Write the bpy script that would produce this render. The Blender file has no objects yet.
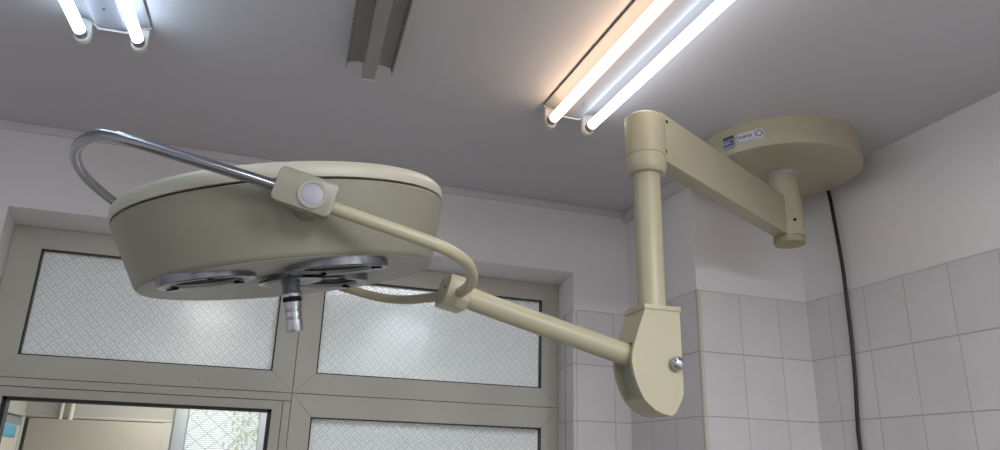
import bpy, bmesh, math, random
from mathutils import Vector, Matrix
random.seed(7)
C = bpy.context.scene.collection
H = 1.70                      # camera height above the floor; the numbers below are heights above the camera
PI = math.pi

# ------------------------------------------------------------------ helpers
def V(x, y, z): return Vector((x, y, z + H))

class MB:
    """collects shapes into one mesh (world coordinates)"""
    def __init__(s): s.bm = bmesh.new()
    def _merge(s, b, M=None):
        if M is not None: b.transform(M)
        me = bpy.data.meshes.new('tmp'); b.to_mesh(me); b.free()
        s.bm.from_mesh(me); bpy.data.meshes.remove(me)
    def box(s, x0, x1, y0, y1, z0, z1, bev=0, M=None, seg=2, world=True):
        b = bmesh.new(); o = H if world and M is None else 0
        vs = [b.verts.new((x, y, z + o)) for x in (x0, x1) for y in (y0, y1) for z in (z0, z1)]
        for f in ((0,1,3,2),(4,6,7,5),(0,4,5,1),(2,3,7,6),(0,2,6,4),(1,5,7,3)): b.faces.new([vs[i] for i in f])
        bmesh.ops.recalc_face_normals(b, faces=b.faces)
        if bev: bmesh.ops.bevel(b, geom=list(b.edges), offset=bev, segments=seg, profile=.5, affect='EDGES')
        s._merge(b, M); return s
    def prism(s, poly, depth, M=None, bev=0, seg=2):
        """poly in local xy, extruded 0..depth along local z"""
        b = bmesh.new(); n = len(poly)
        lo = [b.verts.new((p[0], p[1], 0)) for p in poly]; hi = [b.verts.new((p[0], p[1], depth)) for p in poly]
        b.faces.new(lo[::-1]); b.faces.new(hi)
        for i in range(n): b.faces.new((lo[i], lo[(i+1) % n], hi[(i+1) % n], hi[i]))
        bmesh.ops.recalc_face_normals(b, faces=b.faces)
        if bev:
            ed = [e for e in b.edges if e.calc_face_angle(0) > .6]
            bmesh.ops.bevel(b, geom=ed, offset=bev, segments=seg, profile=.5, affect='EDGES')
        s._merge(b, M); return s
    def lathe(s, prof, M=None, seg=48):
        """prof: (radius, height) along local z"""
        b = bmesh.new(); rings = []
        for r, h in prof:
            if r < 1e-6: rings.append([b.verts.new((0, 0, h))])
            else: rings.append([b.verts.new((r*math.cos(2*PI*i/seg), r*math.sin(2*PI*i/seg), h)) for i in range(seg)])
        for a, c in zip(rings, rings[1:]):
            for i in range(seg):
                j = (i+1) % seg
                if len(a) == 1 and len(c) == 1: break
                if len(a) == 1: b.faces.new((a[0], c[i], c[j]))
                elif len(c) == 1: b.faces.new((a[i], a[j], c[0]))
                else: b.faces.new((a[i], a[j], c[j], c[i]))
        bmesh.ops.recalc_face_normals(b, faces=b.faces)
        s._merge(b, M); return s
    def tube(s, pts, r, seg=16, caps=True):
        pts = [Vector(p) for p in pts]; n = len(pts)
        rr = r if isinstance(r, (list, tuple)) else [r]*n
        tg = [(pts[min(i+1, n-1)] - pts[max(i-1, 0)]).normalized() for i in range(n)]
        up = Vector((0, 0, 1)) if abs(tg[0].z) < .9 else Vector((1, 0, 0))
        nv = (up - tg[0]*up.dot(tg[0])).normalized(); b = bmesh.new(); rings = []
        for i in range(n):
            nv = (nv - tg[i]*nv.dot(tg[i])).normalized(); bv = tg[i].cross(nv)
            rings.append([b.verts.new(pts[i] + (nv*math.cos(2*PI*k/seg) + bv*math.sin(2*PI*k/seg))*rr[i]) for k in range(seg)])
        for a, c in zip(rings, rings[1:]):
            for k in range(seg): b.faces.new((a[k], a[(k+1) % seg], c[(k+1) % seg], c[k]))
        if caps: b.faces.new(rings[0][::-1]); b.faces.new(rings[-1])
        bmesh.ops.recalc_face_normals(b, faces=b.faces)
        s._merge(b); return s
    def quad(s, pts, world=True):
        s.bm.faces.new([s.bm.verts.new(Vector((p[0], p[1], p[2] + (H if world else 0)))) for p in pts]); return s
    def build(s, name, mat, parent=None, smooth=True, ang=35):
        me = bpy.data.meshes.new(name)
        if parent is not None:
            s.bm.transform(Matrix.Translation(-wloc(parent)))
        s.bm.to_mesh(me); s.bm.free()
        if smooth:
            for p in me.polygons: p.use_smooth = True
            me.set_sharp_from_angle(angle=math.radians(ang))
        for m in (mat if isinstance(mat, (list, tuple)) else [mat]): me.materials.append(m)
        o = bpy.data.objects.new(name, me); C.objects.link(o)
        if parent is not None: o.parent = parent
        return o

def wloc(o):
    v = Vector((0, 0, 0))
    while o is not None: v += o.location; o = o.parent
    return v

def tag(o, label=None, cat=None, group=None, kind=None):
    for k, x in (('label', label), ('category', cat), ('group', group), ('kind', kind)):
        if x: o[k] = x
    return o

def empty(name, loc, label=None, cat=None, group=None, kind=None):
    o = bpy.data.objects.new(name, None); C.objects.link(o); o.location = loc; o.empty_display_size = .05
    return tag(o, label, cat, group, kind)

def catmull(P, n=8, closed=False):
    P = [Vector(p) for p in P]; out = []
    for i in range(len(P)-1):
        p0 = P[i-1] if i else P[0]*2 - P[1]
        p1, p2 = P[i], P[i+1]
        p3 = P[i+2] if i+2 < len(P) else P[-1]*2 - P[-2]
        for k in range(n):
            u = k/n
            out.append(.5*((2*p1) + (p2-p0)*u + (2*p0-5*p1+4*p2-p3)*u*u + (3*p1-p0-3*p2+p3)*u**3))
    out.append(P[-1]); return out

def frame(org, ex, ey, ez):
    M = Matrix.Identity(4)
    for i, e in enumerate((ex, ey, ez)):
        for j in range(3): M[j][i] = e[j]
    for j in range(3): M[j][3] = org[j]
    return M

# ------------------------------------------------------------------ materials
class NT:
    def __init__(s, name):
        s.m = bpy.data.materials.new(name); s.m.use_nodes = True; s.t = s.m.node_tree; s.n = s.t.nodes
        s.p = s.n['Principled BSDF']; s.out = s.n['Material Output']
    def add(s, typ, **kw):
        x = s.n.new(typ)
        for k, v in kw.items():
            if k in x.inputs.keys(): x.inputs[k].default_value = v
            else: setattr(x, k, v)
        return x
    def link(s, a, b): s.t.links.new(a, b)
    def math(s, op, a, b=None, c=None):
        x = s.n.new('ShaderNodeMath'); x.operation = op
        for i, v in enumerate((a, b, c)):
            if v is None: continue
            if isinstance(v, (int, float)): x.inputs[i].default_value = v
            else: s.link(v, x.inputs[i])
        return x.outputs[0]
    def mix(s, fac, a, b):
        x = s.n.new('ShaderNodeMix'); x.data_type = 'RGBA'
        for sock, v in ((x.inputs[0], fac), (x.inputs[6], a), (x.inputs[7], b)):
            if isinstance(v, (int, float)): sock.default_value = v
            elif isinstance(v, tuple): sock.default_value = v if len(v) == 4 else v + (1,)
            else: s.link(v, sock)
        return x.outputs[2]

def srgb(r, g, b):
    f = lambda c: ((c/255+.055)/1.055)**2.4 if c > 10 else c/255/12.92
    return (f(r), f(g), f(b), 1)

def plain(name, col, rough=.5, metal=0, noise=.06, scale=12, bump=0, spec=.5, coat=0):
    k = NT(name); p = k.p
    p.inputs['Roughness'].default_value = rough; p.inputs['Metallic'].default_value = metal
    p.inputs['Specular IOR Level'].default_value = spec; p.inputs['Coat Weight'].default_value = coat
    g = k.add('ShaderNodeNewGeometry')
    nz = k.add('ShaderNodeTexNoise', Scale=scale, Detail=4.0); k.link(g.outputs['Position'], nz.inputs['Vector'])
    dk = tuple(c*(1-noise) for c in col[:3]); lt = tuple(min(1, c*(1+noise)) for c in col[:3])
    k.link(k.mix(nz.outputs[0], dk, lt), p.inputs['Base Color'])
    if bump:
        b = k.add('ShaderNodeBump', Strength=bump, Distance=.002)
        n2 = k.add('ShaderNodeTexNoise', Scale=scale*14, Detail=3.0); k.link(g.outputs['Position'], n2.inputs['Vector'])
        k.link(n2.outputs[0], b.inputs['Height']); k.link(b.outputs[0], p.inputs['Normal'])
    return k.m

def tile_mat(name, axis, off, wid, ztop, hgt):
    k = NT(name); g = k.add('ShaderNodeNewGeometry'); sp = k.add('ShaderNodeSeparateXYZ'); k.link(g.outputs['Position'], sp.inputs[0])
    u = k.math('DIVIDE', k.math('SUBTRACT', sp.outputs[axis], off), wid)
    v = k.math('DIVIDE', k.math('SUBTRACT', ztop + H, sp.outputs[2]), hgt)
    fu, fv = k.math('FRACT', u), k.math('FRACT', v)
    du = k.math('MULTIPLY', k.math('MINIMUM', fu, k.math('SUBTRACT', 1.0, fu)), wid)
    dv = k.math('MULTIPLY', k.math('MINIMUM', fv, k.math('SUBTRACT', 1.0, fv)), hgt)
    nz = k.add('ShaderNodeTexNoise', Scale=9.0, Detail=5.0); k.link(g.outputs['Position'], nz.inputs['Vector'])
    cu = k.add('ShaderNodeCombineXYZ'); k.link(k.math('FLOOR', u), cu.inputs[0]); k.link(k.math('FLOOR', v), cu.inputs[1])
    wn = k.add('ShaderNodeTexWhiteNoise'); wn.noise_dimensions = '3D'; k.link(cu.outputs[0], wn.inputs[0])
    base = k.mix(nz.outputs[0], srgb(203, 200, 201), srgb(217, 214, 213))
    tint = k.mix(wn.outputs[0], (.93, .93, .94, 1), (1, 1, 1, 1))
    mul = k.n.new('ShaderNodeMix'); mul.data_type = 'RGBA'; mul.blend_type = 'MULTIPLY'; mul.inputs[0].default_value = 1
    k.link(base, mul.inputs[6]); k.link(tint, mul.inputs[7])
    mr = k.add('ShaderNodeMapRange'); mr.interpolation_type = 'SMOOTHSTEP'
    k.link(dv, mr.inputs[0]); mr.inputs[1].default_value = .0010; mr.inputs[2].default_value = .0026
    mr2 = k.add('ShaderNodeMapRange'); mr2.interpolation_type = 'SMOOTHSTEP'
    k.link(du, mr2.inputs[0]); mr2.inputs[1].default_value = .0005; mr2.inputs[2].default_value = .0018
    grout = k.math('MINIMUM', mr.outputs[0], mr2.outputs[0])
    k.link(k.mix(grout, srgb(172, 167, 160), mul.outputs[2]), k.p.inputs['Base Color'])
    rr = k.math('SUBTRACT', .75, k.math('MULTIPLY', grout, .42)); k.link(rr, k.p.inputs['Roughness'])
    b = k.add('ShaderNodeBump', Strength=.5, Distance=.002); k.link(grout, b.inputs['Height']); k.link(b.outputs[0], k.p.inputs['Normal'])
    return k.m

def tube_mat(name, col, strength):
    k = NT(name); k.n.remove(k.p)
    e = k.add('ShaderNodeEmission', Strength=strength); e.inputs[0].default_value = col
    k.link(e.outputs[0], k.out.inputs[0]); return k.m

def clear_glass(name):
    k = NT(name); k.n.remove(k.p)
    t = k.add('ShaderNodeBsdfTransparent'); t.inputs[0].default_value = (.93, .95, .94, 1)
    g = k.add('ShaderNodeBsdfGlossy', Roughness=.02); f = k.add('ShaderNodeFresnel', IOR=1.45)
    mx = k.add('ShaderNodeMixShader'); k.link(f.outputs[0], mx.inputs[0]); k.link(t.outputs[0], mx.inputs[1]); k.link(g.outputs[0], mx.inputs[2])
    k.link(mx.outputs[0], k.out.inputs[0]); return k.m

def figured_glass(name):
    """patterned obscure glass: diagonal basket-weave relief"""
    k = NT(name); k.n.remove(k.p)
    g = k.add('ShaderNodeNewGeometry'); sp = k.add('ShaderNodeSeparateXYZ'); k.link(g.outputs['Position'], sp.inputs[0])
    cell = .021
    a = k.math('DIVIDE', k.math('ADD', sp.outputs[0], sp.outputs[2]), cell*1.414)
    b = k.math('DIVIDE', k.math('SUBTRACT', sp.outputs[0], sp.outputs[2]), cell*1.414)
    chk = k.math('MODULO', k.math('ADD', k.math('ADD', k.math('FLOOR', a), k.math('FLOOR', b)), 400.0), 2.0)
    sa = k.math('ABSOLUTE', k.math('SINE', k.math('MULTIPLY', a, PI*2)))
    sb = k.math('ABSOLUTE', k.math('SINE', k.math('MULTIPLY', b, PI*2)))
    st = k.math('ADD', k.math('MULTIPLY', sa, chk), k.math('MULTIPLY', sb, k.math('SUBTRACT', 1.0, chk)))
    ea = k.math('SUBTRACT', 1.0, k.math('POWER', k.math('ABSOLUTE', k.math('SUBTRACT', k.math('MULTIPLY', k.math('FRACT', a), 2.0), 1.0)), 4.0))
    eb = k.math('SUBTRACT', 1.0, k.math('POWER', k.math('ABSOLUTE', k.math('SUBTRACT', k.math('MULTIPLY', k.math('FRACT', b), 2.0), 1.0)), 4.0))
    hgt = k.math('MULTIPLY', st, k.math('MINIMUM', ea, eb))
    nz = k.add('ShaderNodeTexNoise', Scale=150.0, Detail=2.0); k.link(g.outputs['Position'], nz.inputs['Vector'])
    hh = k.math('ADD', k.math('MULTIPLY', hgt, .75), k.math('MULTIPLY', nz.outputs[0], .5))
    bp = k.add('ShaderNodeBump', Strength=.9, Distance=.004); k.link(hh, bp.inputs['Height'])
    col = k.mix(hh, GLASS_LO, GLASS_HI)
    tr = k.add('ShaderNodeBsdfTranslucent'); k.link(col, tr.inputs[0]); k.link(bp.outputs[0], tr.inputs['Normal'])
    rf = k.add('ShaderNodeBsdfRefraction', Roughness=.42, IOR=1.12); k.link(col, rf.inputs[0]); k.link(bp.outputs[0], rf.inputs['Normal'])
    gl = k.add('ShaderNodeBsdfGlossy', Roughness=.22); k.link(bp.outputs[0], gl.inputs['Normal'])
    df = k.add('ShaderNodeBsdfDiffuse'); k.link(col, df.inputs[0]); k.link(bp.outputs[0], df.inputs['Normal'])
    m1 = k.add('ShaderNodeMixShader', Fac=.45); k.link(tr.outputs[0], m1.inputs[1]); k.link(rf.outputs[0], m1.inputs[2])
    m3 = k.add('ShaderNodeMixShader', Fac=.2); k.link(m1.outputs[0], m3.inputs[1]); k.link(df.outputs[0], m3.inputs[2])
    m2 = k.add('ShaderNodeMixShader', Fac=.07); k.link(m3.outputs[0], m2.inputs[1]); k.link(gl.outputs[0], m2.inputs[2])
    k.link(m2.outputs[0], k.out.inputs[0]); return k.m
GLASS_LO, GLASS_HI = (.66, .69, .72, 1), (.95, .98, 1, 1)

M = dict(
    wall=plain('painted plaster', srgb(224, 221, 222), .55, noise=.03, scale=3, bump=.08),
    ceil=plain('ceiling paint', srgb(199, 197, 201), .7, noise=.03, scale=2, bump=.08),
    floor=plain('linoleum', srgb(120, 116, 108), .4, noise=.1, scale=4),
    frame=plain('painted window metal', srgb(188, 186, 175), .42, noise=.03, scale=6),
    mould=plain('ceiling moulding', srgb(205, 202, 204), .5, noise=.03),
    gasket=plain('black rubber gasket', srgb(30, 30, 30), .5),
    cream=plain('cream lamp enamel', srgb(175, 169, 143), .36, noise=.03, scale=7, spec=.5),
    dome=plain('shaded grey cream dome enamel', srgb(138, 137, 121), .36, noise=.03, scale=6),  # greyer cream, darkened further to put the backlit side's shade into the colour
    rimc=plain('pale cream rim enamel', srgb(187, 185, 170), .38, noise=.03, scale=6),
    under=plain('grey underside enamel', srgb(168, 166, 158), .4, noise=.04),
    seam=plain('dark seam', srgb(45, 40, 34), .6),
    slot=plain('slot plate', srgb(150, 152, 138), .45),
    chrome=plain('polished steel', srgb(190, 193, 199), .22, 1, noise=.03, scale=20),
    brushed=plain('brushed steel rail', srgb(160, 163, 170), .2, 1, noise=.04, scale=20),
    gun=plain('dark chromed bezel', srgb(140, 143, 150), .24, 1, noise=.06, scale=15),
    satin=plain('satin aluminium face', srgb(150, 150, 150), .38, .7),
    dark=plain('dark lens well', srgb(20, 20, 23), .5, spec=.05),
    lens=plain('pale lens cap', srgb(156, 157, 166), .42, noise=.05, scale=30),
    capring=plain('ivory cap ring', srgb(152, 150, 142), .35),
    collar=plain('pale lilac steel', srgb(205, 202, 215), .3, .3),
    black=plain('black cable rubber', srgb(22, 24, 27), .45),
    cover=plain('white ballast cover', srgb(152, 152, 160), .4, noise=.02),
    refl=plain('white reflector enamel', srgb(138, 138, 142), .3, noise=.02),
    reflgrey=plain('dusty grey reflector enamel', srgb(150, 146, 140), .32, noise=.08, scale=10),
    holder=plain('white plastic lampholder', srgb(214, 212, 206), .4),
    paper=plain('white label paper', srgb(210, 211, 220), .45, noise=.02),
    navy=plain('dark blue print', srgb(62, 62, 78), .5), greyp=plain('grey print', srgb(128, 130, 146), .5), lilac=plain('lilac print', srgb(160, 160, 182), .5),
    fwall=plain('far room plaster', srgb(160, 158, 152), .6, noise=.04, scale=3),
    fdoor=plain('beige door paint', srgb(156, 149, 138), .4, noise=.03), fgrey=plain('grey recess', srgb(120, 122, 122), .6),
    blue=plain('light blue sign', srgb(80, 150, 180), .5), pipe=plain('painted heating pipe', srgb(188, 184, 175), .35),
    blind=plain('white blind slat', srgb(225, 226, 228), .5), grille=plain('grey steel grille', srgb(190, 192, 190), .5),
    leaf=plain('green leaves', srgb(190, 205, 140), .5, noise=.25, scale=20), bark=plain('bark', srgb(90, 80, 65), .8),
    cool=tube_mat('cool white tube', (.86, .93, 1, 1), 9), warm=tube_mat('warm white tube', (1, .72, .50, 1), 9), day=tube_mat('daylight tube', (.66, .82, 1, 1), 10),
    glass=clear_glass('clear pane'), obscure=figured_glass('figured glass'),
)

def struct(name, mb, mat, parent=None, label=None, **kw):
    o = mb.build(name, mat, parent, **kw)
    if parent is None: o['kind'] = 'structure'
    if label: o['label'] = label
    return o

# ------------------------------------------------------------------ room shell
DW, DC, XC, XR, DV = 2.476, 2.020, 1.367, 1.804, 2.680
ZC, ZT = .993, .580                      # ceiling, top of the tiling
XL, YB, ZF = -2.1, -2.4, -H
NX0, NX1, NZ0, NZ1 = -.73, 1.136, -.76, .7235    # window niche
TH = .36                                 # thickness of the window wall

struct('floor', MB().box(XL-.1, XR+.1, YB-.1, DW+TH, ZF-.1, ZF), M['floor'], smooth=False)
struct('ceiling', MB().box(XL-.1, XR+.1, YB-.1, DW+TH, ZC, ZC+.1), M['ceil'], smooth=False)
wb = MB()
VX0, VX1 = NX0-.030, NX1+.029              # the reveals splay out a little towards the window
up = frame((0, 0, 0), (1,0,0), (0,1,0), (0,0,1))
for poly in ([(XL-.1, DW), (NX0, DW), (VX0, DV), (VX0, DW+TH), (XL-.1, DW+TH)], [(NX1, DW), (XC+.1, DW), (XC+.1, DW+TH), (VX1, DW+TH), (VX1, DV)]):
    wb.prism(poly, ZC-ZF, Matrix.Translation((0, 0, 0)) @ up)
wb.box(VX0-.01, VX1+.01, DW+.0005, DW+TH, NZ1, ZC).box(VX0-.01, VX1+.01, DW+.0005, DW+TH, ZF, NZ0)
struct('wall_back', wb, M['wall'], smooth=False)
struct('wall_right', MB().box(XR, XR+.1, YB-.1, DW+TH, ZF, ZC), M['wall'], smooth=False)
struct('wall_left', MB().box(XL-.1, XL, YB-.1, DW, ZF, ZC), M['wall'], smooth=False)
struct('wall_front', MB().box(XL, XR, YB-.1, YB, ZF, ZC), M['wall'], smooth=False)
struct('wall_corner', MB().box(XC, XR, DC, DW+TH, ZF, ZC), M['wall'], smooth=False)
tt = .005
TW = .152
tb = MB().box(NX1-tt, XC, DW-tt, DW, ZF, ZT)
tb.prism([(NX1-tt, DW), (NX1, DW), (VX1, DV-.004), (VX1-tt, DV-.004)], ZT-ZF)
struct('trim_1', tb, tile_mat('back wall tiles', 0, 1.297, TW, ZT, .2), label='white glazed tiles beside the window', smooth=False)
struct('trim_2', MB().box(XC-tt, XC, DC-tt, DW-tt, ZF, ZT), tile_mat('boxing side tiles', 1, DC, TW, ZT, .2), label='white glazed tiles on the boxing side', smooth=False)
struct('trim_3', MB().box(XC, XR-tt, DC-tt, DC, ZF, ZT), tile_mat('boxing front tiles', 0, 1.374, TW, ZT, .2), label='white glazed tiles on the boxing front', smooth=False)
struct('trim_4', MB().box(XR-tt, XR, YB, DC-tt, ZF, ZT), tile_mat('right wall tiles', 1, 1.461, .1505, ZT, .2), label='white glazed tiles along the right wall', smooth=False)
struct('trim_5', MB().box(XL, XC-.014, DW-.012, DW, ZC-.026, ZC, .002), M['mould'], label='slim ceiling moulding over the window wall')
struct('trim_6', MB().box(XC-.016, XC, DC+.01, DW, ZC-.044, ZC, .002), M['mould'], label='slim ceiling moulding on the boxing')
tv = .0012
struct('trim_7', MB().box(XC-tt-tv, XC+tv, DC-tt-tv, DC-tt+.002, ZF, ZT+.002), plain('corner grout', srgb(176, 170, 152), .6), label='grouted tile corner of the boxing', smooth=False)

# ------------------------------------------------------------------ window in the niche
win = empty('window_1', V(.2, DV, NZ0), kind='structure')
def sash(name, x0, x1, z0, z1, gx0, gx1, gz0, gz1, glass, seamin=None, gw=.0045, deep=.022):
    """mitred frame x0..x1 z0..z1 around the opening gx0.. ; each rail is cut at 45 degrees"""
    e = .0009
    mb = MB()
    O = [(x0+e, z0+e), (x1-e, z0+e), (x1-e, z1-e), (x0+e, z1-e)]; I = [(gx0, gz0), (gx1, gz0), (gx1, gz1), (gx0, gz1)]
    for i in range(4):
        j = (i+1) % 4
        a, b, c, d = Vector(O[i]), Vector(O[j]), Vector(I[j]), Vector(I[i])
        dr = (b-a).normalized()*.0003
        mb.prism([a+dr, b-dr, c-dr, d+dr], .055, frame(V(0, DV+.055, 0), (1,0,0), (0,0,1), (0,-1,0)), bev=.0007, seg=1)
    fr = mb.build(name, M['frame'], win, ang=25)
    g = MB()
    q = DV + deep
    g.box(gx0-.002, gx0+gw, DV+.002, q+.004, gz0, gz1).box(gx1-gw, gx1+.002, DV+.002, q+.004, gz0, gz1)
    g.box(gx0, gx1, DV+.002, q+.004, gz0-.002, gz0+gw*.8).box(gx0, gx1, DV+.002, q+.004, gz1-gw*.8, gz1+.002)
    g.build('gasket', M['gasket'], fr, smooth=False)
    MB().box(gx0+.001, gx1-.001, q, q+.004, gz0+.001, gz1-.001).build('glass_pane', glass, fr, smooth=False)
    return fr
WS = 1.0229
XM, ZM = .167*WS, .233*WS
fx0, fx1, fz1 = VX0, VX1, NZ1
sash('transom_sash', fx0, XM, ZM, fz1, -.653*WS, .095*WS, .302*WS, .638*WS, M['obscure'])
sash('transom_sash', XM, fx1, ZM, fz1, .239*WS, 1.068*WS, .302*WS, .638*WS, M['obscure'])
# opening casement, lower left: fixed frame then an inner leaf
mbf = MB()
for (a, b, c, d) in ((fx0, XM, .2065*WS, ZM), (fx0, XM, NZ0, NZ0+.03), (fx0, -.705*WS, NZ0+.03, .2065*WS), (.1415*WS, XM, NZ0+.03, .2065*WS)):
    mbf.box(a+.0008, b-.0008, DV, DV+.05, c+.0008, d-.0008, .001, seg=1)
mbf.build('casement_frame', M['frame'], win, ang=25)
sash('casement_leaf', -.7045*WS, .141*WS, NZ0+.031, .206*WS, -.666*WS, .1085*WS, NZ0+.08, .177*WS, M['glass'], gw=.0125, deep=.040)
sash('lower_sash', XM, fx1, NZ0, ZM, .236*WS, 1.068*WS, NZ0+.07, .158*WS, M['obscure'])
# little screw heads / rivets on the rails
for (px, pz) in ((-.62, .69), (-.128, .258), (-.07, .226), (.195, .259), (.515, .274), (.58, .247), (.705, .236), (.17, .263), (1.10, .20), (.615, .665)):
    MB().lathe([(0, 0), (.0024, .0002), (.0030, .0012), (0, .0018)], frame(V(px*WS, DV, pz*WS), (1,0,0), (0,0,1), (0,-1,0)), 10).build('screw', M['slot'], win)

# ------------------------------------------------------------------ room beyond the clear pane
YF = 5.40; FX0, FX1 = -1.235, 2.4
struct('floor_far', MB().box(FX0-.1, FX1+.1, DW+TH, YF+.1, ZF-.1, ZF), M['floor'], smooth=False)
struct('ceiling_far', MB().box(FX0-.1, FX1+.1, DW+TH, YF+.2, ZC, ZC+.1), M['ceil'], smooth=False)
WX0, WX1, WZ0, WZ1 = -.300, .155, -.75, .62
wf = MB()
wf.box(FX0-.1, WX0, YF, YF+.16, ZF, ZC).box(WX1, FX1+.1, YF, YF+.16, ZF, ZC).box(WX0, WX1, YF, YF+.16, WZ1, ZC).box(WX0, WX1, YF, YF+.16, ZF, WZ0)
struct('wall_far', wf, M['fwall'], smooth=False)
struct('wall_far_right', MB().box(FX1, FX1+.1, DW+TH, YF, ZF, ZC), M['fwall'], smooth=False)
struct('wall_far_left', MB().box(FX0-.1, FX0, DW+TH, YF, ZF, ZC), M['fwall'], smooth=False)
# door leaf on the far wall
d1 = empty('door_1', V(-.81, YF, ZF), kind='structure')
mb = MB().box(-1.195, -.435, YF-.045, YF-.003, ZF+.01, .240, .004)
mb.build('door_leaf', M['fdoor'], d1)
MB().box(-.440, -.385, YF-.02, YF-.001, ZF, .245, .003).box(-1.235, -.385, YF-.018, YF-.001, .246, .262, .002).build('door_casing', M['fwall'], d1)
MB().box(-1.222, -1.197, YF-.03, YF-.001, ZF+.01, .238).build('gap_shadow', M['seam'], d1)
# door opening on the left side wall, seen at a steep angle
SY0, SY1 = 4.93, 5.22
d2 = empty('door_2', V(FX0, 4.9, ZF), kind='structure')
MB().box(FX0, FX0+.02, 4.40, 5.36, .245, .268, .003).box(FX0, FX0+.02, 5.31, 5.36, ZF, .245, .003).box(FX0, FX0+.02, 4.40, 4.45, ZF, .245, .003).build('door_casing', M['fwall'], d2)
MB().box(FX0, FX0+.006, 4.45, 5.31, .190, .245).build('transom_panel', M['fgrey'], d2)
MB().box(FX0, FX0+.012, 4.45, 5.31, ZF+.01, .190, .002).build('door_leaf', M['pipe'], d2)
sg = MB().box(FX0+.013, FX0+.017, SY0, SY1, .120, .187, .001).build('door_sign', M['blue'])
tag(sg, 'small light blue sign on the door seen through the clear pane', 'sign')
for i, (x, r) in enumerate(((-1.030, .011), (-.976, .015))):
    p = MB().tube([V(x, YF-.03, ZF), V(x, YF-.03, ZC)], r, 14).build('heating_pipe', M['pipe'])
    tag(p, ['thinner left vertical pipe above the beige door leaf', 'thicker right vertical pipe above the beige door leaf'][i], 'pipe', 'vertical pipes in the far room')
# far window
w2 = empty('window_2', V(-.07, YF, WZ0), kind='structure')
mb = MB().box(WX0-.075, WX0, YF-.03, YF+.02, WZ0-.05, WZ1+.05, .004).box(WX1, WX1+.06, YF-.03, YF+.02, WZ0-.05, WZ1+.05, .004).box(WX0, WX1, YF-.03, YF+.02, WZ1, WZ1+.05, .004).box(WX0, WX1, YF-.03, YF+.02, WZ0-.05, WZ0, .004)
mb.build('window_frame', plain('blue grey frame paint', srgb(150, 156, 162), .4), w2)
mb = MB()
n = 0; z = WZ0 + .01
while z < WZ1 - .01:
    mb.box(WX0+.004, WX1-.004, -.006, .006, -.0005, .0005, M=Matrix.Translation(V(0, YF+.045, z)) @ Matrix.Rotation(math.radians(-24), 4, 'X')); z += .0125
mb.build('blind', M['blind'], w2, smooth=False)
mb = MB()
L = WX1-WX0
for s in (1, -1):
    t0 = -14
    for i in range(-16, 34):
        c = i*.105
        pts = []
        # line z = s*0.8*(x-WX0) + WZ0 + c clipped to the opening
        for x in (WX0, WX1):
            pts.append((x, s*.8*(x-WX0) + WZ0 + c))
        (xa, za), (xb, zb) = pts
        lo, hi = WZ0, WZ1
        def clip(x0, z0, x1, z1, zz): return (x0 + (x1-x0)*(zz-z0)/(z1-z0), zz)
        if max(za, zb) <= lo or min(za, zb) >= hi: continue
        if za < lo: xa, za = clip(pts[0][0], pts[0][1], pts[1][0], pts[1][1], lo)
        if za > hi: xa, za = clip(pts[0][0], pts[0][1], pts[1][0], pts[1][1], hi)
        if zb < lo: xb, zb = clip(pts[0][0], pts[0][1], pts[1][0], pts[1][1], lo)
        if zb > hi: xb, zb = clip(pts[0][0], pts[0][1], pts[1][0], pts[1][1], hi)
        mb.tube([V(xa, YF+.125+s*.004, za), V(xb, YF+.125+s*.004, zb)], .0026, 6)
mb.build('grille', M['grille'], w2)
# tree outside
tr = empty('tree', Vector((.35, 7.6, 0)), 'green leafy tree outside the grilled far window', 'tree')
MB().tube([(.35, 7.6, 0), (.38, 7.6, .9), (.33, 7.62, 1.7), (.36, 7.6, 2.4)], [.07, .06, .045, .02], 10).build('trunk', M['bark'], tr)
lb = bmesh.new(); rnd = random.Random(3)
for i in range(420):
    c = Vector((.25 + rnd.gauss(0, .20), 7.6 + rnd.gauss(0, .2), 1.95 + rnd.gauss(0, .28)))
    q = Matrix.Rotation(rnd.uniform(0, 6.28), 3, 'Z') @ Matrix.Rotation(rnd.uniform(-1, 1), 3, 'X')
    s = rnd.uniform(.02, .045)
    vs = [lb.verts.new(c + q @ Vector(p)*s) for p in ((0, 0, -1), (.45, 0, 0), (0, 0, 1), (-.45, 0, 0))]; lb.faces.new(vs)
mb = MB(); mb.bm.free(); mb.bm = lb; mb.build('foliage', M['leaf'], tr, smooth=False)

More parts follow.
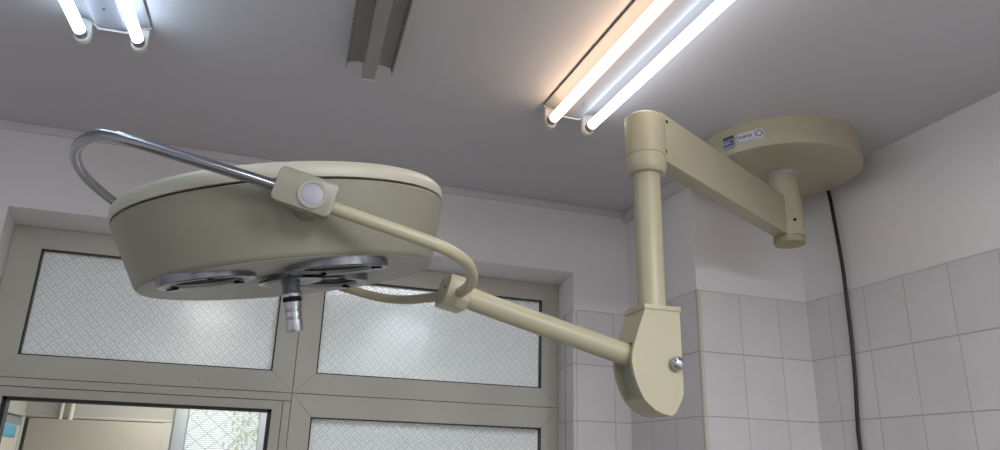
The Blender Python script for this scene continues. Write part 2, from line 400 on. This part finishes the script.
# ------------------------------------------------------------------ fluorescent battens
def batten(name, x, y1, rot, length, half, kind, label, tubes):
    """built along local -y from the end at (x, y1); local z=0 is the ceiling"""
    root = empty(name, V(x, y1, ZC), label, 'ceiling light', 'fluorescent battens on the ceiling')
    R = Matrix.Translation(V(x, y1, ZC)) @ Matrix.Rotation(rot, 4, 'Z')
    ex, ey, ez = R.to_3x3() @ Vector((1,0,0)), R.to_3x3() @ Vector((0,-1,0)), Vector((0,0,1))
    F = frame(V(x, y1, ZC), ex, ez, ey)        # local x across, y up, z along
    if kind == 'twin':
        half_prof = [(half-.003, -.001), (half, -.0065), (half-.001, -.0078), (.066, -.010), (.050, -.013), (.044, -.015), (.030, -.028), (0, -.028)]
    else:
        half_prof = [(half, -.002), (half+.002, -.036), (half-.001, -.036), (half-.004, -.014), (.030, -.010), (.018, -.014), (.0155, -.058), (0, -.058)]
    under = [(-a, b) for a, b in half_prof] + [(a, b) for a, b in half_prof[-2::-1]]
    top = [(half-.006, 0), (-half+.006, 0)]
    MB().prism(under[::1] + top, length, F).build('reflector', M['refl'] if kind == 'twin' else M['reflgrey'], root, ang=40)
    if kind == 'twin':
        MB().prism([(-.0445, -.0155), (-.0305, -.0305), (.0305, -.0305), (.0445, -.0155), (.042, -.0155), (0, -.026), (-.042, -.0155)], length-.03, frame(F @ Vector((0, 0, .012)), ex, ez, ey)).build('ballast_cover', M['cover'], root)
        MB().lathe([(0, -.002), (.003, -.002), (.003, 0), (0, 0)], frame(F @ Vector((0, -.0305, .09)), ex, ey, ez), 12).build('screw', M['chrome'], root)
        # bright folded end lip with a lampholder curl under each tube
        lip = []
        for sgn in (-1, 1):
            c = sgn*TS
            hp = []
            for k in range(13):
                a = PI + PI*k/12
                hp.append((c + .018*math.cos(a), -.053 + .020*math.sin(a)))
            hp = [(c-.018, -.014)] + hp + [(c+.018, -.014)]
            for yy in (-.014, length-.002):
                MB().prism(hp, .016, frame(F @ Vector((0, 0, yy)), ex, ez, ey), bev=.002).build('lampholder', M['holder'], root)
        e = [(-half+.004, -.001), (-half-.001, -.010), (-.06, -.014), (-.046, -.018), (-.032, -.033), (.032, -.033), (.046, -.018), (.06, -.014), (half+.001, -.010), (half-.004, -.001)]
        MB().prism(e, .002, frame(F @ Vector((0, 0, -.002)), ex, ez, ey)).build('end_plate', M['holder'], root)
        for sgn, mt in zip((-1, 1), tubes):
            c = sgn*TS
            t = MB().tube([F @ Vector((c, -.053, a)) for a in (.022, length-.022)], .013, 20).build('fluorescent_tube', mt, root)
            for r_ in ((.002, .022), (length-.022, length-.002)): MB().tube([F @ Vector((c, -.053, a)) for a in r_], .0132, 20).build('tube_cap', M['satin'], t)
    else:
        e = [(-half-.001, -.002), (-half-.001, -.038), (-half+.004, -.018), (-.03, -.012), (-.0175, -.016), (-.0165, -.060), (.0165, -.060), (.0175, -.016), (.03, -.012), (half-.004, -.018), (half+.001, -.038), (half+.001, -.002)]
        MB().prism(e, .006, frame(F @ Vector((0, 0, -.006)), ex, ez, ey)).build('end_plate', M['holder'], root)
    return root
TS = .0585
batten('fluorescent_batten', .789, 1.738, 0, 1.25, .081, 'twin', 'lit twin tube ceiling batten, one warm and one cool tube, nearest the lamp arm', (M['warm'], M['cool']))
TS = .0615
batten('fluorescent_batten', -.391, 1.732, math.radians(-3.6), 1.25, .082, 'twin', 'lit twin tube ceiling batten at the left with two cool white tubes', (M['day'], M['day']))
batten('fluorescent_batten', .207, 1.684, math.radians(-3.6), 1.25, .058, 'single', 'unlit dark grey ceiling batten with no tubes', None)

# ------------------------------------------------------------------ surgical lamp
LX, LY = 1.521, 1.745                                 # drop axis
lamp = empty('surgical_lamp', V(LX, LY, ZC), 'cream ceiling mounted surgical lamp with round head, jointed arms and steel handle rail', 'surgical lamp')
CX, CY, CR, CH = 1.513, 1.755, .243, .086             # round ceiling cover
can = MB().lathe([(0, 0), (CR, 0), (CR, -CH+.006), (CR-.002, -CH+.002), (CR-.007, -CH), (0, -CH)], Matrix.Translation(V(CX, CY, ZC)), 128).build('ceiling_cover', M['cream'], lamp)
# maker's stickers wrapped on the rim
def wrap(name, a0, a1, z0, z1, mat, off, parent, n=10):
    mb = MB(); r = CR + off
    for i in range(n):
        A, B = math.radians(a0+(a1-a0)*i/n), math.radians(a0+(a1-a0)*(i+1)/n)
        p = [(CX+r*math.cos(A), CY+r*math.sin(A), z0), (CX+r*math.cos(B), CY+r*math.sin(B), z0), (CX+r*math.cos(B), CY+r*math.sin(B), z1), (CX+r*math.cos(A), CY+r*math.sin(A), z1)]
        mb.quad(p)
    bmesh.ops.remove_doubles(mb.bm, verts=mb.bm.verts, dist=1e-6)
    return mb.build(name, mat, parent)
ANG0, ANG1 = -167.5, -158.2
wrap('maker_label', ANG0, ANG1, .925, .967, M['lilac'], .0006, can)
lbl = [(.958, .966, M['navy']), (.936, .941, M['navy']), (.949, .958, M['greyp']), (.927, .930, M['greyp'])]
for a, b, mm in lbl: wrap('maker_label_print', ANG0+.3, ANG1-.2, a, b, mm, .0010, can)
for a0, a1 in ((-161.5, -158.8),): wrap('maker_label_print', a0, a1, .943, .949, M['navy'], .0011, can)
wrap('model_label', -156.6, -138.0, .935, .964, M['paper'], .0006, can, 16)
for z0, z1 in ((.9360, .9370), (.9615, .9625)): wrap('model_label_border', -156.2, -143.0, z0, z1, M['greyp'], .0010, can, 12)
wrap('model_label_border', -156.2, -155.6, .936, .9625, M['greyp'], .0010, can, 2)
wrap('model_label_border', -143.4, -143.0, .936, .9625, M['greyp'], .0010, can, 2)
def text_on_rim(s, ang, z, size, mat, name, parent):
    cu = bpy.data.curves.new('txt', 'FONT'); cu.body = s; cu.size = size; cu.align_x = 'CENTER'; cu.align_y = 'CENTER'; cu.offset = .0005
    o = bpy.data.objects.new('txt', cu); C.objects.link(o); dg = bpy.context.evaluated_depsgraph_get()
    me = bpy.data.meshes.new_from_object(o.evaluated_get(dg)); bpy.data.objects.remove(o)
    mb = MB(); mb.bm.from_mesh(me); r = CR + .0012
    for v in mb.bm.verts:                              # bend the flat lettering round the rim
        A = math.radians(ang) + v.co.x/r
        v.co = V(CX + r*math.cos(A), CY + r*math.sin(A), z + v.co.y)
    mb.build(name, mat, parent, smooth=False)
text_on_rim('BLAP-01', -149.9, .9492, .0118, M['navy'], 'model_lettering', can)
mb = MB(); r = CR + .0012
for k in range(20):
    a, b = 2*PI*k/20, 2*PI*(k+1)/20
    q = []
    for rad, th in ((.0065, a), (.0105, a), (.0105, b), (.0065, b)):
        A = math.radians(-140.5) + rad*math.cos(th)/r
        q.append((CX + r*math.cos(A), CY + r*math.sin(A), .9505 + rad*math.sin(th)))
    mb.quad(q)
mb.build('round_stamp', M['greyp'], can)

# drop tube
dt = MB().lathe([(0, -CH), (.0437, -CH), (.0437, -.296), (0, -.296)], Matrix.Translation(V(LX, LY, ZC)), 48).build('drop_tube', M['cream'], lamp)
MB().lathe([(.0437, 0), (.0470, 0), (.0470, -.011), (.0437, -.011)], Matrix.Translation(V(LX, LY, ZC-CH)), 48).build('collar', M['collar'], dt)
MB().lathe([(.0437, -.170), (.0462, -.1705), (.0466, -.173), (.0466, -.2945), (.0437, -.2945)], Matrix.Translation(V(LX, LY, ZC)), 48).build('hub', M['cream'], dt)
MB().lathe([(0, -.295), (.044, -.295), (.044, -.298), (.0468, -.298), (.0468, -.311), (.0445, -.3155), (0, -.317)], Matrix.Translation(V(LX, LY, ZC)), 48).build('end_cap', plain('aged cap enamel', srgb(160, 150, 118), .4), dt)
# horizontal arm
AZ = math.radians(28.3); ad = Vector((math.cos(AZ), math.sin(AZ), 0)); an = Vector((ad.y, -ad.x, 0))
AX, AY = 1.512, 1.752
HX, HY = AX - .79*ad.x, AY - .79*ad.y                 # swivel axis
ba = MB().box(-.752, -.0, -.0225, .0235, .699, .822, .002, M=frame(V(AX, AY, 0), ad, an, (0,0,1)), seg=2).build('horizontal_arm', M['cream'], lamp)
def screw(o, dirv, parent, r=.004, mat='dark', name='screw'):
    e1 = dirv.orthogonal().normalized(); e2 = dirv.cross(e1)
    MB().lathe([(0, 0), (r, 0), (r, .0012), (r*.6, .002), (0, .0014)], frame(o, e1, e2, dirv), 14).build(name, M[mat], parent)
for s_, zz in ((-.728, .8045), (-.738, .7235)):
    screw(V(AX, AY, zz) + ad*s_ + an*.0236, an, ba, .0045 if s_ < -.1 else .005)
sd_ = Vector((-.60, -.80, 0)).normalized(); screw(V(LX, LY, .742) + Vector((.0466*math.cos(math.radians(-105)), .0466*math.sin(math.radians(-105)), 0)), Vector((math.cos(math.radians(-105)), math.sin(math.radians(-105)), 0)), dt, .005)
# swivel head, collar, drop post
MB().lathe([(0, .798), (.040, .798), (.0455, .7935), (.0463, .788), (.0463, .697), (0, .697)], Matrix.Translation(V(HX, HY, 0)), 56).build('swivel_head', M['cream'], lamp)
po = MB().lathe([(0, .656), (.0305, .656), (.0303, .340), (0, .340)], Matrix.Translation(V(HX, HY, 0)), 48).build('drop_post', M['cream'], lamp)
MB().lathe([(0, .697), (.0445, .697), (.0445, .6955), (.0463, .695), (.0463, .672), (.0445, .660), (.040, .653), (.0305, .651)], Matrix.Translation(V(HX, HY, 0)), 56).build('post_collar', M['cream'], po)

# elbow housing: D shaped box with a slotted rim, flat face towards the room
EY0, EY1 = 1.344, 1.428
prof = [(.864, .333), (.864, .163), (.859, .150), (.844, .124), (.834, .1165)]
arc = [(.815, .1195), (.795, .127), (.780, .139), (.772, .147), (.7665, .156), (.7575, .175), (.7500, .197), (.7462, .219), (.7480, .240), (.7545, .262), (.7645, .291), (.7805, .333)]
pr = prof + arc
def inset(i):                                           # point moved inward for the slot floor
    c = Vector((.815, .235)); p = Vector(pr[i]); return p + (c-p).normalized()*.012
bmh = bmesh.new(); ys = [EY0, EY0+.011, EY1-.009, EY1]
slot = set(range(8, 14))                                # rim segments (vertex i to i+1) cut by the slot
rows = [[bmh.verts.new(V(p[0], y, p[1])) for p in pr] for y in ys]
bmh.faces.new(rows[0]); bmh.faces.new(rows[3][::-1]); n = len(pr)
ins = {}
for i in slot | {max(slot)+1}:
    for k in (1, 2):
        q = inset(i); ins[(i, k)] = bmh.verts.new(V(q.x, ys[k], q.y))
slotf = []
for i in range(n):
    j = (i+1) % n
    for k in range(3):
        if k == 1 and i in slot:
            slotf.append(bmh.faces.new((ins[(i, 1)], ins[(i, 2)], ins[(j, 2)], ins[(j, 1)])))
            for kk in (1, 2): bmh.faces.new((rows[kk][i], rows[kk][j], ins[(j, kk)], ins[(i, kk)]))
            for q in (i, j):
                if (q == min(slot) and q == i) or (q == max(slot)+1 and q == j): bmh.faces.new((rows[1][q], rows[2][q], ins[(q, 2)], ins[(q, 1)]))
        else: bmh.faces.new((rows[k][i], rows[k+1][i], rows[k+1][j], rows[k][j]))
bmesh.ops.recalc_face_normals(bmh, faces=bmh.faces)
for f in slotf: f.material_index = 1
mb = MB(); mb.bm.free(); mb.bm = bmh
el = mb.build('elbow_housing', [M['cream'], M['slot']], lamp, ang=28)
MB().box(.7785, .8665, EY0-.002, EY1+.003, .333, .344, .0012).build('cap_plate', M['cream'], el)
KP = V(.847, EY0, .222)
MB().lathe([(0, 0), (.0105, 0), (.0110, .002), (.0140, .003), (.0150, .007), (.0142, .013), (.0108, .018), (.006, .0205), (0, .0213)], frame(KP, (1,0,0), (0,0,1), (0,-1,0)), 32).build('knob', M['chrome'], el)
screw(V(.7495, 1.372, .213), Vector((-1, 0, -.1)).normalized(), el, .003, 'slot')

# spring arm (the sloping tube), slightly tapered
T0 = V(.7562, 1.378, .2448); t = Vector((-.9759, 0, .2182)); ph = math.radians(4.5)
sv = Vector((0, math.cos(ph), math.sin(ph))); N = t.cross(sv)       # N points down
def Y(k, s, nn=0): return T0 + t*k + sv*s + N*nn
sa = MB().tube([Y(-.03, .004, .0062), Y(.366, 0, -.001)], [.0238, .0216], 40).build('spring_arm', M['cream'], lamp)
MB().box(.325, .372, -.004, .004, -.0245, -.0205, .001, M=frame(T0, t, sv, N)).build('strip', plain('tan strip', srgb(160, 140, 110), .4), sa)
# yoke block, an eight sided lump
pb = [(-.036, -.022), (-.028, -.032), (.042, -.032), (.052, -.020), (.052, .012), (.040, .029), (-.024, .029), (-.036, .013)]
yb = MB().prism(pb, .0475, frame(Y(.366, 0), sv, N, t), bev=.002).build('yoke_block', M['cream'], lamp)
screw(Y(.4135, -.006, -.006), t, yb, .0022)
# forked yoke: two arms bent out of the block
FR = [(.387, -.028), (.391, -.090), (.401, -.150), (.421, -.214), (.448, -.266), (.475, -.292), (.505, -.306), (.560, -.3095), (.690, -.3110)]
RE = [(.400, .030), (.403, .070), (.416, .125), (.440, .215), (.472, .278), (.512, .309), (.560, .316), (.690, .318)]
MB().tube(catmull([Y(a, b, .002*0) for a, b in FR], 8), .0102, 20).build('yoke_arm', M['cream'], lamp)
MB().tube(catmull([Y(a, b) for a, b in RE], 8), .0102, 20).build('yoke_arm', M['cream'], lamp)
# pivot blocks on both sides of the head
def rrect(x0, x1, y0, y1, r, n=6):
    out = []
    for cx, cy, a0 in ((x1-r, y1-r, 0), (x0+r, y1-r, 90), (x0+r, y0+r, 180), (x1-r, y0+r, 270)):
        for i in range(n+1):
            a = math.radians(a0 + 90*i/n); out.append((cx+r*math.cos(a), cy+r*math.sin(a)))
    return out
for sd in (-1, 1):
    F = frame(Y(0, sd*.315), t, N, sv*sd)
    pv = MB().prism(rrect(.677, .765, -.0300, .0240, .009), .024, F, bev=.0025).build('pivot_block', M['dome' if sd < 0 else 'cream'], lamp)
    G = frame(Y(.7105, sd*.339, -.0015), t, N, sv*sd)
    MB().lathe([(.0165, 0), (.0225, 0), (.0225, .0012), (.0205, .0028), (.0165, .0028), (.0165, 0)], G, 40).build('cap_ring', M['capring'], pv)
    MB().lathe([(0, .0036), (.008, .0034), (.0140, .0026), (.0165, .0016), (.0165, 0), (0, 0)], G, 40).build('lens_cap', M['lens'], pv)
    MB().lathe([(0, 0), (.021, 0), (.021, .052), (0, .052)], frame(Y(.712, sd*.264, .004), t, N, sv*sd), 32).build('pivot_spacer', M['dome'], pv)
# steel handle rail looping round the far side of the head
RL = [(.735, -.325), (.766, -.3235), (.809, -.319), (.895, -.306), (.965, -.2955), (.996, -.285), (1.023, -.262), (1.046, -.220), (1.067, -.167), (1.083, -.108), (1.093, -.044), (1.0965, .010), (1.094, .066), (1.0865, .116), (1.0765, .164), (1.066, .197), (1.045, .240), (1.005, .280), (.94, .305), (.735, .319)]
MB().tube(catmull([Y(a, b) for a, b in RL], 8), .0086, 24).build('handle_rail', M['brushed'], lamp)

# round lamp head
DCn = V(.0408, 1.3746, .4421); dn = Vector((-.1934, -.0893, .9770)).normalized()
e1 = Vector((.9810, 0, .1942)).normalized(); e1 = (e1 - dn*e1.dot(dn)).normalized(); e2 = dn.cross(e1)
DF = frame(DCn, e1, e2, dn)
HB = -.1175
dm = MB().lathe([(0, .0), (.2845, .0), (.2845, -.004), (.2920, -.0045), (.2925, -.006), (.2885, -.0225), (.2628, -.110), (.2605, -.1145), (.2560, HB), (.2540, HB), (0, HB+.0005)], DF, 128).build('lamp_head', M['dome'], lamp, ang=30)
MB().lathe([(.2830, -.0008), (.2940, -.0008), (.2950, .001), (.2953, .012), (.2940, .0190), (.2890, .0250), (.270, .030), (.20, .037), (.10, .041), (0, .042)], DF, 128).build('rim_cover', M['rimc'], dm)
MB().lathe([(.2565, HB-.0006), (.2565, HB-.0012), (0, HB-.0012)], DF, 96).build('underside_plate', M['under'], dm)
MB().lathe([(.2846, -.0008), (.2870, -.0008), (.2870, -.0040), (.2846, -.0040)], DF, 96).build('seam', M['seam'], dm)

def lens_unit(x, y, r, ang, lean=7.0):
    # each spotlight leans towards the axis of the head, so its outer side stands proud of the underside
    d_ = Vector((x, y, 0)).normalized(); tan_ = Vector((-d_.y, d_.x, 0))
    F = DF @ Matrix.Translation((x, y, HB-.0035 - r*math.sin(math.radians(lean)))) @ Matrix.Rotation(math.radians(lean), 4, tan_)
    lu = MB().lathe([(r, .012), (r, -.0020), (r-.0022, -.0038), (r-.008, -.0038), (r-.010, -.0031)], F, 64).build('lens_unit', M['gun'], lamp)
    MB().lathe([(r-.0095, -.0034), (r-.014, -.0028), (r*.74, -.0024), (r*.72, -.0001), (r*.70, .0034)], F, 64).build('bezel_face', M['satin'], lu)
    MB().lathe([(r*.71, .003), (r*.3, .0034), (0, .0035)], F, 48).build('lens_glass', M['dark'], lu)
    for q in range(3):
        a = ang + q*2*PI/3
        MB().box(-.004, .004, -.009, .009, -.0052, -.001, .001, M=F @ Matrix.Rotation(a, 4, 'Z') @ Matrix.Translation((r*.78, 0, 0)) @ Matrix.Rotation(PI/2, 4, 'Z')).build('clip', M['dark'], lu)
lens_unit(-.142, -.116, .077, .6, 2.5)
lens_unit(.062, -.154, .086, 1.8, 3.0)
lens_unit(.069, .014, .074, 2.9, 4.0)
# detachable centre handle
F = frame(DF @ Vector((-.006, -.060, HB-.0012)), e1, e2, dn)
hd = MB().lathe([(0, 0), (.040, 0), (.040, -.006), (.054, -.007), (.055, -.0115), (.050, -.013), (.018, -.0135), (.0155, -.0125), (.0155, -.030), (0, -.030)], F, 48).build('centre_handle', M['gun'], lamp)
rib = [(.0155, -.012)]
for k in range(7): rib += [(.0162, -.0135-.0024*k), (.0150, -.0147-.0024*k)]
MB().lathe(rib + [(.0155, -.030)], F, 40).build('ribbed_neck', M['gun'], hd)
MB().lathe([(.0140, -.030), (.0166, -.031), (.0170, -.035), (.0160, -.038), (.0150, -.0385)], F, 40).build('bright_ring', M['chrome'], hd)
MB().lathe([(.0158, -.0385), (.0164, -.040), (.0164, -.045), (.0155, -.046)], F, 40).build('rubber_ring', M['black'], hd)
MB().lathe([(.0145, -.046), (.0152, -.047), (.0150, -.0600), (.0136, -.061), (.0136, -.063), (.0148, -.064), (.0147, -.0740), (.0134, -.075), (.0134, -.077), (.0152, -.078), (.0150, -.0965), (.0142, -.0985), (.012, -.0990), (0, -.0995)], F, 40).build('grip', M['chrome'], hd)

# ------------------------------------------------------------------ black cable down the right hand corner
cp = [(1.770, 1.846, .965), (1.786, 1.845, .940), (1.791, 1.843, .905), (1.792, 1.835, .80), (1.792, 1.826, .66), (1.790, 1.824, .55), (1.791, 1.826, .42), (1.790, 1.830, .30), (1.791, 1.842, .18), (1.791, 1.845, .09), (1.791, 1.84, -.3), (1.791, 1.845, -.9), (1.791, 1.84, -1.35)]
cord = MB().tube(catmull([V(*p) for p in cp], 8), .0058, 12).build('power_cable', M['black'])
tag(cord, 'black power cable hanging down the tiled right wall below the round ceiling cover', 'cable')

# ------------------------------------------------------------------ light
def area(name, loc, size, sizey, power, col, rot=(0, 0, 0)):
    l = bpy.data.lights.new(name, 'AREA'); l.shape = 'RECTANGLE'; l.size = size; l.size_y = sizey; l.energy = power; l.color = col
    o = bpy.data.objects.new(name, l); C.objects.link(o); o.location = loc; o.rotation_euler = rot; return o
area('far_room_fill_light', V(.35, 3.9, ZC-.02), 1.8, .5, 42, (1, .98, .96))  # unseen light added to brighten the far room and the obscure panes
area('far_room_fill_light', V(1.03, 5.05, ZC-.05), .35, .25, 26, (.93, .97, 1))  # small unseen light added for the cool glow in the right pane
area('far_room_fill_light', V(-.25, 5.1, ZC-.05), .3, .25, 16, (1, .93, .84))  # small unseen light added for the warm glow in the left pane
for x, e in ((-.4, 14), (.7, 36), (1.35, 36)):  # unseen fill lights added behind the camera to raise the ambient level
    area('rear_fill_light', V(x, -.7, ZC-.09), .25, 1.2, e, (.95, .97, 1))
w = bpy.data.worlds.new('sky'); bpy.context.scene.world = w; w.use_nodes = True
w.node_tree.nodes['Background'].inputs[0].default_value = (.93, .97, 1, 1); w.node_tree.nodes['Background'].inputs[1].default_value = 1.3

# ------------------------------------------------------------------ camera
cam = bpy.data.cameras.new('camera'); co = bpy.data.objects.new('camera', cam); C.objects.link(co)
cam.sensor_width = 36; cam.sensor_fit = 'HORIZONTAL'; cam.lens = 739.37/1000*36; cam.clip_start = .02
yaw, pit, rol = (math.radians(a) for a in (18.68741, 18.46662, 1.57944))
fwd = Vector((math.sin(yaw)*math.cos(pit), math.cos(yaw)*math.cos(pit), math.sin(pit)))
rt = Vector((math.cos(yaw), -math.sin(yaw), 0)); up = rt.cross(fwd)
r2 = rt*math.cos(rol) + up*math.sin(rol); u2 = up*math.cos(rol) - rt*math.sin(rol)
co.matrix_world = frame(V(0, 0, 0), r2, u2, -fwd)
sc = bpy.context.scene; sc.camera = co
sc.view_settings.view_transform = 'Standard'; sc.view_settings.look = 'None'; sc.view_settings.exposure = 0
sc.cycles.max_bounces = 10; sc.cycles.diffuse_bounces = 5; sc.cycles.transparent_max_bounces = 12; sc.cycles.sample_clamp_indirect = 6
